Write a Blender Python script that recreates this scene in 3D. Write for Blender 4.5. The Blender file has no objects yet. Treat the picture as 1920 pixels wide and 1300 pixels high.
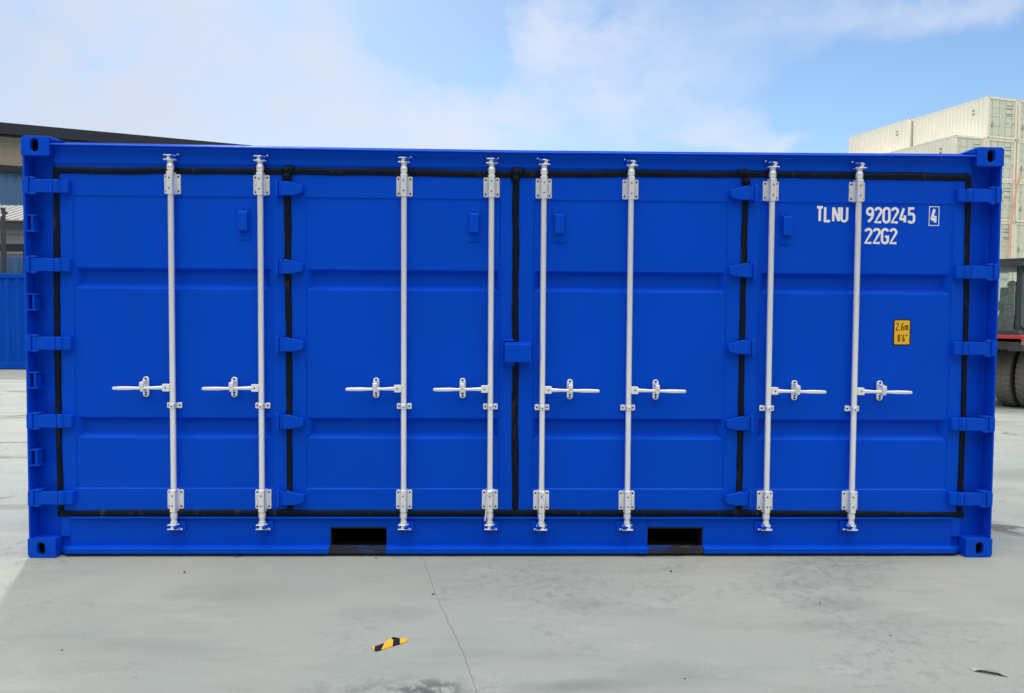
import bpy, math, random
from mathutils import Vector, Matrix
from math import radians as R, sin, cos, pi

S = bpy.context.scene
COL = S.collection
random.seed(7)

# ------------------------------------------------------------------ camera
CAM = Vector((-.1485, -4.8003, 1.5132))
YAW, PITCH, ROLL, FPX = .0229, -.0385, .0066, 1450.0
fw = Vector((sin(YAW)*cos(PITCH), cos(YAW)*cos(PITCH), sin(PITCH)))
r0 = Vector((cos(YAW), -sin(YAW), 0)); u0 = r0.cross(fw)
rt = r0*cos(ROLL)+u0*sin(ROLL); up = u0*cos(ROLL)-r0*sin(ROLL)
cd = bpy.data.cameras.new('camera'); cam = bpy.data.objects.new('camera', cd); COL.objects.link(cam)
cd.sensor_width = 36; cd.lens = FPX/1920*36; cd.clip_start = .05; cd.clip_end = 6000
cam.matrix_world = Matrix(((rt.x, up.x, -fw.x, CAM.x), (rt.y, up.y, -fw.y, CAM.y), (rt.z, up.z, -fw.z, CAM.z), (0, 0, 0, 1)))
S.camera = cam

def ray(px, py): return fw + rt*((px-960)/FPX) + up*((650-py)/FPX)
def at(px, py, y):                       # the place on the plane y seen at a photo pixel
    d = ray(px, py); return CAM + d*((y-CAM.y)/d.y)
def ground_at(px, py):
    d = ray(px, py); return CAM + d*(-CAM.z/d.z)

# ------------------------------------------------------------------ light
SUN_AZ, SUN_EL = R(-21), R(37)           # behind the container, to its left
sd = Vector((sin(SUN_AZ)*cos(SUN_EL), cos(SUN_AZ)*cos(SUN_EL), sin(SUN_EL)))
sl = bpy.data.lights.new('sun', 'SUN'); sl.energy = 2.1; sl.angle = R(3); sl.color = (1, .95, .86)
so = bpy.data.objects.new('sun', sl); COL.objects.link(so)
so.rotation_euler = (-sd).to_track_quat('-Z', 'Y').to_euler(); so.location = sd*60

W = bpy.data.worlds.new('World'); S.world = W; W.use_nodes = True
nt = W.node_tree; nt.nodes.clear()
def N(t, **k):
    n = nt.nodes.new(t)
    for a, v in k.items(): setattr(n, a, v)
    return n
def lk(a, b): nt.links.new(a, b)
def M(op, a, b=None, c=None, clamp=False):
    n = N('ShaderNodeMath', operation=op, use_clamp=clamp)
    for i, v in enumerate((a, b, c)):
        if v is None: continue
        if isinstance(v, (int, float)): n.inputs[i].default_value = v
        else: lk(v, n.inputs[i])
    return n.outputs[0]
STR = .12
bg = N('ShaderNodeBackground'); bg.inputs['Strength'].default_value = STR
wo = N('ShaderNodeOutputWorld'); lk(bg.outputs[0], wo.inputs[0])
sky = N('ShaderNodeTexSky', sky_type='NISHITA', sun_disc=False, sun_elevation=SUN_EL, sun_rotation=SUN_AZ, air_density=1.0, dust_density=.6, ozone_density=1.6)
tc = N('ShaderNodeTexCoord'); sp = N('ShaderNodeSeparateXYZ'); lk(tc.outputs['Generated'], sp.inputs[0])
X, Y, Z = sp.outputs
az = M('ARCTAN2', X, Y); el = M('ARCSINE', Z)
nz = N('ShaderNodeTexNoise'); nz.inputs['Scale'].default_value = 5.5; nz.inputs['Detail'].default_value = 7; nz.inputs['Roughness'].default_value = .55
lk(tc.outputs['Generated'], nz.inputs['Vector'])
ns = N('ShaderNodeSeparateColor'); lk(nz.outputs['Color'], ns.inputs[0])
wa = M('MULTIPLY_ADD', ns.outputs[0], .30, -.15); we = M('MULTIPLY_ADD', ns.outputs[1], .16, -.08)
azw = M('ADD', az, wa); elw = M('ADD', el, we)
# soft cloud banks, each at its own bearing and height in the sky: photo bearing, half widths, weight
BANKS = [(60, 190, 330, 90, .85), (300, 90, 260, 70, .60), (560, 95, 120, 75, .70), (420, 215, 420, 70, .80), (690, 190, 130, 60, .75), (820, 260, 150, 45, .70), (180, 10, 260, 60, .55),
         (1020, 70, 90, 80, .85), (1160, 50, 150, 80, .7), (1110, 175, 90, 45, .7), (1290, 205, 110, 32, .70), (1320, 240, 60, 14, .55),
         (860, 50, 110, 110, -1.1), (1480, 150, 200, 60, -.4), (1450, 233, 50, 14, .9), (1530, 50, 170, 38, .40), (1800, 5, 170, 22, .45), (1370, 130, 120, 26, .35), (-200, 150, 300, 160, .8), (200, 150, 90, 40, -.35), (430, 20, 150, 45, -.45), (470, 160, 80, 30, -.3)]
tot = None
for px, py, sx, sy, w in BANKS:
    d = ray(px, py).normalized(); a0 = math.atan2(d.x, d.y); e0 = math.asin(d.z)
    da = M('DIVIDE', M('SUBTRACT', azw, a0), sx/FPX*1.0); de = M('DIVIDE', M('SUBTRACT', elw, e0), sy/FPX*1.0)
    q = M('ADD', M('MULTIPLY', da, da), M('MULTIPLY', de, de))
    g = M('MULTIPLY', M('EXPONENT', M('MULTIPLY', q, -.8)), w)
    tot = g if tot is None else M('ADD', tot, g)
# unseen cloud overhead and behind the camera, added to brighten the front
n2 = N('ShaderNodeTexNoise'); n2.inputs['Scale'].default_value = 2.2; n2.inputs['Detail'].default_value = 5
lk(tc.outputs['Generated'], n2.inputs['Vector'])
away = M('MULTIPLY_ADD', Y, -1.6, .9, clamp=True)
wide = M('MULTIPLY', M('MULTIPLY_ADD', n2.outputs[0], 2.4, -.15, clamp=True), away)
n3 = N('ShaderNodeTexNoise'); n3.inputs['Scale'].default_value = 13; n3.inputs['Detail'].default_value = 6; n3.inputs['Roughness'].default_value = .6; n3.inputs['Distortion'].default_value = .4
mp3 = N('ShaderNodeMapping'); mp3.inputs['Scale'].default_value = (1, 1, 2.0); lk(tc.outputs['Generated'], mp3.inputs[0]); lk(mp3.outputs[0], n3.inputs['Vector'])
det = M('MAXIMUM', M('ADD', M('MULTIPLY_ADD', ns.outputs[2], 2.6, -1.45), M('MULTIPLY', n3.outputs[0], 1.9)), 0.0)
bank = M('SUBTRACT', 1.0, M('EXPONENT', M('MULTIPLY', M('MULTIPLY', tot, det), -1.15)))
mask = M('ADD', bank, wide, clamp=True)
hz = M('MULTIPLY', M('POWER', M('SUBTRACT', 1.0, M('ABSOLUTE', Z), clamp=True), 5.0), .42)    # milky air near the horizon
SKYTINT = (.93, 1.14, 1.30)
tint = N('ShaderNodeMix', data_type='RGBA', blend_type='MULTIPLY'); tint.inputs[0].default_value = 1
dp = N('ShaderNodeVectorMath', operation='DOT_PRODUCT'); lk(tc.outputs['Generated'], dp.inputs[0]); dp.inputs[1].default_value = sd
gl = M('SUBTRACT', 1.0, M('MULTIPLY', M('POWER', M('MAXIMUM', dp.outputs['Value'], 0.0), 4.0), .34))       # sky colour darkened towards the sun to hold back its glare
tv = N('ShaderNodeCombineXYZ'); [lk(M('MULTIPLY', gl, k), tv.inputs[i]) for i, k in enumerate(SKYTINT)]
lk(sky.outputs[0], tint.inputs[6]); lk(tv.outputs[0], tint.inputs[7])
milk = N('ShaderNodeMix', data_type='RGBA'); lk(hz, milk.inputs[0]); lk(tint.outputs[2], milk.inputs[6]); milk.inputs[7].default_value = (.60/STR, .76/STR, .97/STR, 1)
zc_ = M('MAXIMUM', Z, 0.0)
cb = M('ADD', 1.0, M('MULTIPLY', away, M('MULTIPLY_ADD', M('POWER', zc_, 2.5), 5.8, -.90)))  # added cloud made much brighter towards the zenith, as fill light
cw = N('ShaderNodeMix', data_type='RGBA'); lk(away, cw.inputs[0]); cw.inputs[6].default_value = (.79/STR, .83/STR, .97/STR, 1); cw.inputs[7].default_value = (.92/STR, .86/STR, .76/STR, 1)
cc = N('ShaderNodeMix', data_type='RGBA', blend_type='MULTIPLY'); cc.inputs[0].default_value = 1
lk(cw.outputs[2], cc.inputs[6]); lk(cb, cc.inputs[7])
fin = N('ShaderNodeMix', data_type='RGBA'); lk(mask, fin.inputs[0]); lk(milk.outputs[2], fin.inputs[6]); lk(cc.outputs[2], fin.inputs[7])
dim = M('SUBTRACT', 1.0, M('MULTIPLY', M('MULTIPLY', M('MULTIPLY', az, -1.6), 1.0, clamp=True), M('MULTIPLY_ADD', Y, 2.0, -.8, clamp=True)))
dim = M('MULTIPLY_ADD', M('SUBTRACT', dim, 1.0), .16, 1.0)
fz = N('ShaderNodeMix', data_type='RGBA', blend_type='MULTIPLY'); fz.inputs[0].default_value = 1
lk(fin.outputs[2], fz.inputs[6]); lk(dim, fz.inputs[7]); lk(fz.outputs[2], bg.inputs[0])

vs = S.view_settings; vs.view_transform = 'Standard'; vs.look = 'None'; vs.gamma = 1; vs.exposure = 0
S.cycles.max_bounces = 6; S.cycles.use_denoising = True

# ------------------------------------------------------------------ materials
class Mat:
    def __init__(s, name):
        s.m = bpy.data.materials.new(name); s.m.use_nodes = True; s.t = s.m.node_tree
        s.b = s.t.nodes['Principled BSDF']; s.tc = None
    def n(s, t, **k):
        n = s.t.nodes.new(t)
        for a, v in k.items(): setattr(n, a, v)
        return n
    def l(s, a, b): s.t.links.new(a, b)
    def math(s, op, a, b=None, c=None, clamp=False):
        n = s.n('ShaderNodeMath', operation=op, use_clamp=clamp)
        for i, v in enumerate((a, b, c)):
            if v is None: continue
            if isinstance(v, (int, float)): n.inputs[i].default_value = v
            else: s.l(v, n.inputs[i])
        return n.outputs[0]
    def coord(s, scale=(1, 1, 1)):
        if s.tc is None: s.tc = s.n('ShaderNodeTexCoord')
        mp = s.n('ShaderNodeMapping'); mp.inputs['Scale'].default_value = scale; s.l(s.tc.outputs['Object'], mp.inputs[0]); return mp.outputs[0]
    def noise(s, sc, det=4, scale=(1, 1, 1), rough=.55):
        n = s.n('ShaderNodeTexNoise'); n.inputs['Scale'].default_value = sc; n.inputs['Detail'].default_value = det; n.inputs['Roughness'].default_value = rough
        s.l(s.coord(scale), n.inputs['Vector']); return n.outputs[0]
    def ramp(s, v, stops):
        r = s.n('ShaderNodeValToRGB'); e = r.color_ramp.elements
        while len(e) < len(stops): e.new(.5)
        for i, (p, c) in enumerate(stops):
            e[i].position = p; e[i].color = (c, c, c, 1) if isinstance(c, (int, float)) else (*c, 1)
        s.l(v, r.inputs[0]); return r.outputs[0]
    def mix(s, f, a, b, bt='MIX'):
        m = s.n('ShaderNodeMix', data_type='RGBA', blend_type=bt)
        for i, v in ((0, f), (6, a), (7, b)):
            if isinstance(v, tuple): m.inputs[i].default_value = (*v, 1)
            elif isinstance(v, (int, float)): m.inputs[i].default_value = v
            else: s.l(v, m.inputs[i])
        return m.outputs[2]
    def bump(s, h, st=.2, dist=.01):
        b = s.n('ShaderNodeBump'); b.inputs['Strength'].default_value = st; b.inputs['Distance'].default_value = dist
        s.l(h, b.inputs['Height']); s.l(b.outputs[0], s.b.inputs['Normal'])
    def set(s, **k):
        for a, v in k.items():
            i = s.b.inputs[a.replace('_', ' ')]
            if isinstance(v, tuple): i.default_value = (*v, 1)
            elif isinstance(v, (int, float)): i.default_value = v
            else: s.l(v, i)
        return s

def simple(name, col, rough=.5, metal=0, var=.12, sc=6, bump=0):
    m = Mat(name); n = m.noise(sc, 5)
    c = m.mix(n, tuple(x*(1-var) for x in col), tuple(min(1, x*(1+var)) for x in col))
    m.set(Base_Color=c, Roughness=m.math('MULTIPLY_ADD', n, .15, rough-.07), Metallic=metal)
    if bump: m.bump(m.noise(sc*6, 4), bump, .004)
    return m.m

def blue_paint(name, base, rough=.42):
    m = Mat(name)
    big = m.noise(.9, 3); fine = m.noise(26, 4); runs = m.noise(3.0, 5, (1.6, 1.6, .35))
    f = m.math('MULTIPLY_ADD', big, .55, m.math('MULTIPLY', runs, .45))
    c = m.mix(f, tuple(x*.78 for x in base), tuple(x*1.2 for x in base))
    spec = m.ramp(m.noise(60, 3), [(.70, 0), (.80, .25)])
    c = m.mix(spec, c, (base[0]+.003, base[1]*1.3, base[2]*.95))
    m.set(Base_Color=c, Roughness=m.math('MULTIPLY_ADD', m.noise(7, 5), .22, rough-.10), Specular_IOR_Level=.50, Specular_Tint=(.10, .50, 1.0))
    m.bump(m.math('ADD', m.noise(2.2, 3), m.math('MULTIPLY', fine, .05)), .35, .012)
    return m.m
BLUE = blue_paint('blue_paint', (.0002, .056, .61))
BLUE_FAR = blue_paint('blue_paint_far', (.001, .062, .50), .5)
def zinc_mat():
    m = Mat('galvanised_steel'); n = m.noise(9, 2, (1, 1, .12)); s = m.noise(4, 2, (1, 1, .3))
    c = m.mix(n, (.82, .87, .93), (.92, .95, 1.0)); c = m.mix(m.ramp(s, [(.55, 0), (.8, .22)]), c, (.55, .56, .58))
    m.set(Base_Color=c, Metallic=.50, Coat_Weight=.5, Coat_Roughness=.08, Roughness=m.math('MULTIPLY_ADD', s, .14, .20)); return m.m
ZINC = zinc_mat()
def rubber_mat():
    m = Mat('black_sealant'); n = m.noise(14, 6); g = m.noise(30, 5, (1, 1, .18))
    c = m.mix(n, (.002, .005, .012), (.005, .010, .022)); c = m.mix(m.ramp(g, [(.60, 0), (.72, .5)]), c, (.07, .055, .05))
    m.set(Base_Color=c, Roughness=m.math('MULTIPLY_ADD', n, .3, .30), Specular_IOR_Level=.10); m.bump(m.noise(20, 4), .5, .01); return m.m
RUBBER = rubber_mat()
DARK = simple('painted_void_shade', (.008, .009, .012), .7)  # near-black colour that stands for the shade inside openings
def scuffed():
    m = Mat('scuffed_blue_steel'); n = m.noise(16, 6, (.35, 1, 1.4), .65); k = m.noise(40, 4, (.25, 1, 1))
    c = m.mix(m.ramp(n, [(.46, 0), (.60, 1)]), (.010, .012, .018), (.004, .03, .20)); c = m.mix(m.ramp(k, [(.62, 0), (.74, .7)]), c, (.16, .15, .13))
    m.set(Base_Color=c, Roughness=.55); return m.m
SCUFF = scuffed()
GRIME = simple('grimy_steel', (.03, .034, .04), .6, .2, .6, 30)
WHITE = simple('white_lettering', (.78, .80, .84), .5, 0, .04, 30)
YELLOW = simple('yellow_vinyl', (.80, .44, .01), .45, 0, .06, 12)
BLACK = simple('black_print', (.008, .008, .008), .5)
RIVET = simple('dark_rivet', (.03, .03, .035), .5, .4)
def cream_mat():
    m = Mat('cream_paint'); n = m.noise(.8, 5); s = m.noise(3, 6, (1.5, 1.5, .25))
    c = m.mix(n, (.82, .80, .70), (.89, .875, .78)); c = m.mix(m.ramp(s, [(.60, 0), (.82, .35)]), c, (.66, .62, .52))
    m.set(Base_Color=c, Roughness=.6); return m.m
CREAM = cream_mat()
CREAM_DOOR = simple('shaded_door_cream', (.66, .72, .62), .55, 0, .07, 2)  # shade on the door ends put into a greener, darker cream
def clad(name, col, period, depth=.6):
    m = Mat(name); n = m.noise(.5, 4); st = m.noise(2, 5, (2, 2, .12))
    c = m.mix(n, tuple(x*.85 for x in col), tuple(x*1.12 for x in col)); c = m.mix(m.ramp(st, [(.55, 0), (.8, .4)]), c, tuple(x*.6 for x in col))
    m.set(Base_Color=c, Roughness=.6); return m.m
TAN = clad('tan_cladding', (.33, .31, .26), 1)
BLUECLAD = clad('blue_grey_cladding', (.05, .135, .30), 1)
FASCIA = simple('dark_fascia', (.006, .014, .034), .6)
SHEDROOF = simple('grey_roof_sheet', (.30, .30, .285), .6)
SHEDWALL = simple('grey_wall_sheet', (.22, .25, .28), .6)
POLE = simple('dark_pole_paint', (.05, .05, .055), .5)
LAMPW = simple('lamp_housing_white', (.85, .87, .9), .3)
TYRE = simple('dusty_tyre_rubber', (.15, .14, .125), .85, 0, .3, 18, .3)
TREAD = simple('tread_groove_rubber', (.02, .02, .02), .9)
CHASSIS = simple('dark_chassis_paint', (.035, .038, .042), .6, 0, .4, 9)
RED = simple('red_paint', (.50, .035, .035), .5, 0, .15, 8)
GREYRAIL = simple('grey_rail_paint', (.20, .17, .16), .6, 0, .3, 14)
CABM = simple('dark_cab_paint', (.035, .05, .055), .45, 0, .2, 8)
def glass_mat():
    m = Mat('cab_glass'); m.set(Base_Color=(.75, .86, .84), Roughness=.05, Transmission_Weight=.92, IOR=1.1); return m.m
GLASS = glass_mat()
SKIN = simple('skin', (.42, .26, .19), .6); SHIRT = simple('pale_green_cloth', (.16, .34, .26), .9); HAIR = simple('black_hair', (.012, .01, .01), .6)
STRAP = simple('pink_strap', (.80, .42, .33), .7)
PAPER = simple('pale_scrap', (.40, .42, .40), .7, 0, .15, 40)
STONE = simple('dark_grit', (.05, .05, .052), .9, 0, .4, 60)

def ground_mat():
    m = Mat('concrete'); 
    big = m.noise(.22, 4); mid = m.noise(1.15, 7, (1, 1, 1), .62); fine = m.noise(16, 8, rough=.7); gr = m.noise(120, 3)
    sw = m.noise(1.6, 6, (.45, 1.5, 1), .6)
    c = m.mix(m.ramp(mid, [(.32, 0), (.68, 1)]), (.37, .405, .385), (.49, .485, .44))
    c = m.mix(m.ramp(big, [(.38, 0), (.62, .7)]), c, (.40, .44, .44))
    c = m.mix(m.ramp(sw, [(.50, 0), (.70, .70)]), c, (.30, .335, .33))          # trowel sweeps and scuffs
    c = m.mix(m.ramp(m.noise(2.6, 7, (.6, 1.3, 1), .65), [(.56, 0), (.74, .55)]), c, (.55, .57, .545))      # pale laitance
    c = m.mix(m.math('MULTIPLY', m.ramp(m.noise(.8, 4), [(.50, 0), (.62, 1)]), m.ramp(fine, [(.50, 0), (.64, .6)])), c, (.20, .225, .23))  # speckled wear
    c = m.mix(m.ramp(m.noise(75, 3), [(.70, 0), (.78, .45)]), c, (.20, .21, .21))
    c = m.mix(m.ramp(m.noise(48, 3), [(.71, 0), (.78, .5)]), c, (.70, .71, .69))
    geo = m.n('ShaderNodeNewGeometry'); sx = m.n('ShaderNodeSeparateXYZ'); m.l(geo.outputs['Position'], sx.inputs[0]); x, y, _ = sx.outputs
    wob = m.math('MULTIPLY_ADD', m.noise(1.6, 4), .09, -.045); wob = m.math('ADD', wob, m.math('MULTIPLY_ADD', m.noise(14, 3), .014, -.007))
    def spot(cx, cy, rx, ry, amt, col, c, p=fine, lo=.44, hi=.56):
        dx = m.math('DIVIDE', m.math('SUBTRACT', x, cx), rx); dy = m.math('DIVIDE', m.math('SUBTRACT', y, cy), ry)
        q = m.math('ADD', m.math('MULTIPLY', dx, dx), m.math('MULTIPLY', dy, dy))
        g = m.math('SUBTRACT', 1.0, q, clamp=True)
        k = m.math('MULTIPLY', m.math('MULTIPLY', g, amt), m.ramp(p, [(lo, 0), (hi, 1)]))
        return m.mix(k, c, col)
    o = ground_at(802, 1296); c = spot(o.x, o.y, .16, .12, .9, (.07, .085, .09), c)
    c = spot(o.x-.1, o.y-.05, .5, .22, .6, (.17, .20, .21), c)
    for px, py, a, b, k in ((480, 1110, .5, .25, .55), (720, 1150, .3, .14, .5), (720, 1255, .35, .1, .45), (1560, 1130, .30, .14, .7), (1500, 1095, .16, .10, .6), (1100, 1130, .2, .1, .45), (240, 1210, .5, .12, .5), (1130, 1285, .25, .08, .8), (1020, 1290, .2, .07, .8), (950, 1100, .9, .3, .3)):
        o = ground_at(px, py); c = spot(o.x, o.y, a, b, k, (.25, .285, .29), c, mid, .35, .6)
    o = ground_at(1895, 895); c = spot(o.x+.9, o.y+.1, 1.5, .45, .9, (.27, .27, .25), c, mid, .15, .3)
    for px, py, a, b in ((38, 945, .35, .22), (30, 780, 1.2, .25), (10, 860, .9, .2), (20, 735, 2.2, .3)):
        o = ground_at(px, py); c = spot(o.x, o.y, a, b, .8, (.20, .20, .19), c, sw, .45, .55)
    # a hairline joint running out from under the container
    g0, g1 = ground_at(788, 1040), ground_at(893, 1300); k = (g1.x-g0.x)/(g1.y-g0.y)
    d = m.math('ABSOLUTE', m.math('ADD', m.math('SUBTRACT', m.math('SUBTRACT', x, g0.x), m.math('MULTIPLY', m.math('SUBTRACT', y, g0.y), k)), wob))
    wd = m.math('MULTIPLY_ADD', m.noise(3, 3), .006, .001)
    line = m.math('SUBTRACT', 1.0, m.math('DIVIDE', d, wd), clamp=True)
    c = m.mix(m.math('MULTIPLY', line, .5), c, (.14, .15, .145))
    # slab joints of the yard behind
    for off in (6.5, 12.5, 20.0):
        d2 = m.math('ABSOLUTE', m.math('ADD', m.math('SUBTRACT', y, off), m.math('MULTIPLY', wob, 1.2)))
        c = m.mix(m.math('MULTIPLY', m.math('SUBTRACT', 1.0, m.math('DIVIDE', d2, .05), clamp=True), .6), c, (.12, .12, .12))
    # random cracks in the yard
    v = m.n('ShaderNodeTexVoronoi', feature='DISTANCE_TO_EDGE'); v.inputs['Scale'].default_value = .33
    add = m.n('ShaderNodeVectorMath', operation='ADD'); ncol = m.n('ShaderNodeTexNoise'); ncol.inputs['Scale'].default_value = 1.5; ncol.inputs['Detail'].default_value = 6
    m.l(m.coord(), ncol.inputs['Vector']); m.l(m.coord(), add.inputs[0]); m.l(ncol.outputs['Color'], add.inputs[1]); m.l(add.outputs[0], v.inputs['Vector'])
    cr = m.math('MULTIPLY', m.ramp(v.outputs[0], [(.004, .8), (.010, 0)]), m.ramp(y, [(.0, 0), (.01, 1)]))
    c = m.mix(m.math('MULTIPLY', cr, m.ramp(mid, [(.45, 0), (.55, 1)])), c, (.12, .12, .12))
    c = m.mix(1.0, c, (.715, .742, .735), 'MULTIPLY')
    c = m.mix(m.ramp(gr, [(.30, .0), (.70, 1.0)]), m.mix(1.0, c, (.88, .88, .88), 'MULTIPLY'), m.mix(1.0, c, (1.09, 1.09, 1.09), 'MULTIPLY'))
    m.set(Base_Color=c, Roughness=m.math('MULTIPLY_ADD', mid, .25, .62), Specular_IOR_Level=.3)
    h = m.math('ADD', m.math('MULTIPLY', mid, .6), m.math('ADD', m.math('MULTIPLY', fine, .18), m.math('MULTIPLY', gr, .05)))
    m.bump(m.math('SUBTRACT', h, m.math('MULTIPLY', line, .3)), .35, .02)
    return m.m
CONCRETE = ground_mat()

# ------------------------------------------------------------------ mesh helpers
class MB:
    def __init__(s): s.v = []; s.f = []; s.mi = []; s.k = 0
    def add(s, vs, fs):
        o = len(s.v); s.v += [tuple(v) for v in vs]; s.f += [tuple(i+o for i in f) for f in fs]; s.mi += [s.k]*len(fs); return s
    def box(s, x0, x1, y0, y1, z0, z1):
        return s.add([(x0, y0, z0), (x1, y0, z0), (x1, y1, z0), (x0, y1, z0), (x0, y0, z1), (x1, y0, z1), (x1, y1, z1), (x0, y1, z1)],
                     [(0, 3, 2, 1), (4, 5, 6, 7), (0, 1, 5, 4), (1, 2, 6, 5), (2, 3, 7, 6), (3, 0, 4, 7)])
    def prism(s, poly, a, b, axis):
        """poly: 2-D outline; axis 'x': (y,z), 'y': (x,z), 'z': (x,y)"""
        def P(p, t): return {'x': (t, p[0], p[1]), 'y': (p[0], t, p[1]), 'z': (p[0], p[1], t)}[axis]
        n = len(poly); vs = [P(p, a) for p in poly]+[P(p, b) for p in poly]
        return s.add(vs, [tuple(range(n))[::-1], tuple(range(n, 2*n))]+[(i, (i+1) % n, n+(i+1) % n, n+i) for i in range(n)])
    def tube(s, pts, r, n=16, squash=None):
        pts = [Vector(p) for p in pts]; rs = r if isinstance(r, (list, tuple)) else [r]*len(pts)
        rings = []
        up0 = None
        for i, p in enumerate(pts):
            t = (pts[min(i+1, len(pts)-1)]-pts[max(i-1, 0)]).normalized()
            if up0 is None:
                a = Vector((0, 1, 0)) if abs(t.y) < .8 else Vector((1, 0, 0))
            else: a = up0
            b = t.cross(a).normalized(); a = b.cross(t).normalized(); up0 = a
            rings.append([p+(a*cos(q)*(squash or 1)+b*sin(q))*rs[i] for q in [2*pi*j/n for j in range(n)]])
        vs = [v for rr in rings for v in rr]; fs = []
        for i in range(len(pts)-1):
            for j in range(n): fs.append((i*n+j, i*n+(j+1) % n, (i+1)*n+(j+1) % n, (i+1)*n+j))
        fs += [tuple(range(n))[::-1], tuple((len(pts)-1)*n+j for j in range(n))]
        return s.add(vs, fs)
    def build(s, name, mats, parent=None, loc=(0, 0, 0), bevel=0, rz=0, seg=2):
        me = bpy.data.meshes.new(name); me.from_pydata(s.v, [], s.f)
        for m in (mats if isinstance(mats, (list, tuple)) else [mats]): me.materials.append(m)
        for p, k in zip(me.polygons, s.mi): p.material_index = k; p.use_smooth = True
        import bmesh
        bm = bmesh.new(); bm.from_mesh(me); bmesh.ops.recalc_face_normals(bm, faces=bm.faces); bm.to_mesh(me); bm.free()
        me.set_sharp_from_angle(angle=R(34)); me.update()
        o = bpy.data.objects.new(name, me); COL.objects.link(o); o.location = loc; o.rotation_euler = (0, 0, rz)
        if parent: o.parent = parent
        if bevel:
            b = o.modifiers.new('bevel', 'BEVEL'); b.width = bevel; b.segments = seg; b.limit_method = 'ANGLE'; b.angle_limit = R(32)
        return o
def rrect(x0, x1, z0, z1, r, n=5, corners=(1, 1, 1, 1)):   # bl, br, tr, tl
    out = []
    for (cx, cz, a0, on) in ((x0+r, z0+r, pi, corners[0]), (x1-r, z0+r, 1.5*pi, corners[1]), (x1-r, z1-r, 0, corners[2]), (x0+r, z1-r, .5*pi, corners[3])):
        if on: out += [(cx+r*cos(a0+.5*pi*i/n), cz+r*sin(a0+.5*pi*i/n)) for i in range(n+1)]
        else: out.append((cx+(r if cx > (x0+x1)/2 else -r), cz+(r if cz > (z0+z1)/2 else -r)))
    return out
def empty(name, label=None, cat=None, loc=(0, 0, 0), rz=0, group=None):
    o = bpy.data.objects.new(name, None); COL.objects.link(o); o.location = loc; o.rotation_euler = (0, 0, rz); o.empty_display_size = .2
    return tag(o, label, cat, group)
def tag(o, label=None, cat=None, group=None, kind=None):
    for k, v in (('label', label), ('category', cat), ('group', group), ('kind', kind)):
        if v: o[k] = v
    return o
def copy_tree(o, parent=None):
    c = o.copy(); COL.objects.link(c)
    if parent: c.parent = parent
    for ch in list(o.children): copy_tree(ch, c)
    return c

# ------------------------------------------------------------------ ground
g = MB(); g.add([(-1500, -1500, 0), (1500, -1500, 0), (1500, 1500, 0), (-1500, 1500, 0)], [(0, 1, 2, 3)])
tag(g.build('ground', CONCRETE), kind='structure')

# ------------------------------------------------------------------ the blue container
HX = 3.029; WD = 2.438; HT = 2.591
box_c = empty('shipping_container', 'bright blue side-opening shipping container with silver lock rods, filling the foreground', 'shipping container')
DY = .060                                      # door plane behind the casting plane
def casting(x0, x1, z0, z1, front, y0, corners):
    """A corner casting with an oval hole in its outward face."""
    m = MB(); d = 1 if front else -1
    cx = (x0+x1)/2+(.004 if x0 > 0 else -.004); cz = (z0+z1)/2+(.004 if z0 > 1 else -.002)
    n = 40; hole = []; outer = []
    ol = rrect(x0, x1, z0, z1, .022, 6, corners)
    def hit(a):
        dx, dz = cos(a), sin(a); best = None
        for i in range(len(ol)):
            p, q = ol[i], ol[(i+1) % len(ol)]; ex, ez = q[0]-p[0], q[1]-p[1]; den = dx*ez-dz*ex
            if abs(den) < 1e-9: continue
            t = ((p[0]-cx)*ez-(p[1]-cz)*ex)/den; s_ = ((p[0]-cx)*dz-(p[1]-cz)*dx)/den
            if t > 0 and -1e-6 <= s_ <= 1+1e-6 and (best is None or t < best): best = t
        return (cx+dx*best, cz+dz*best)
    angs = sorted([2*pi*i/n for i in range(n)]+[math.atan2(p[1]-cz, p[0]-cx) % (2*pi) for p in ol])
    for a in angs:
        outer.append(hit(a))
        # stadium 51 x 79 mm
        dx, dz = cos(a), sin(a); lo, hi = 0, .06
        for _ in range(24):
            t = (lo+hi)/2; zz = max(0, abs(dz*t)-.0155)
            if math.hypot(dx*t, zz) < .0245: lo = t
            else: hi = t
        hole.append((cx+dx*lo, cz+dz*lo))
    k = len(angs); dep = .162
    vs = [(p[0], y0, p[1]) for p in outer]+[(p[0], y0, p[1]) for p in hole]+[(p[0], y0+d*.030, p[1]) for p in hole]+[(p[0], y0+d*dep, p[1]) for p in outer]
    fs = []
    for i in range(k):
        j = (i+1) % k
        fs += [(i, j, k+j, k+i), (k+i, k+j, 2*k+j, 2*k+i), (i, 3*k+i, 3*k+j, j)]
    fs.append(tuple(3*k+i for i in range(k)))
    m.add(vs, fs); m.k = 1
    cav = [(cx-.055, y0+d*.030), (cx+.055, y0+d*.030), (cx+.055, y0+d*.12), (cx-.055, y0+d*.12)]
    m.add([(p[0], p[1], z) for z in (cz-.045, cz+.045) for p in cav], [(0, 1, 2, 3), (4, 5, 6, 7), (1, 2, 6, 5), (2, 3, 7, 6), (3, 0, 4, 7)])
    return m
for sx in (-1, 1):
    for zt in (0, 1):
        for fr in (True, False):
            xa, xb = (-HX, -HX+.171) if sx < 0 else (HX-.171, HX)
            z0, z1 = (0.002, .120) if zt == 0 else (HT-.118, HT)
            cn = (sx < 0 and not zt, sx > 0 and not zt, sx > 0 and zt, sx < 0 and zt)
            m = casting(xa, xb, z0, z1, fr, 0 if fr else WD, cn)
            m.build('corner_casting', [BLUE, DARK], box_c, bevel=.006, seg=3)
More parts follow.
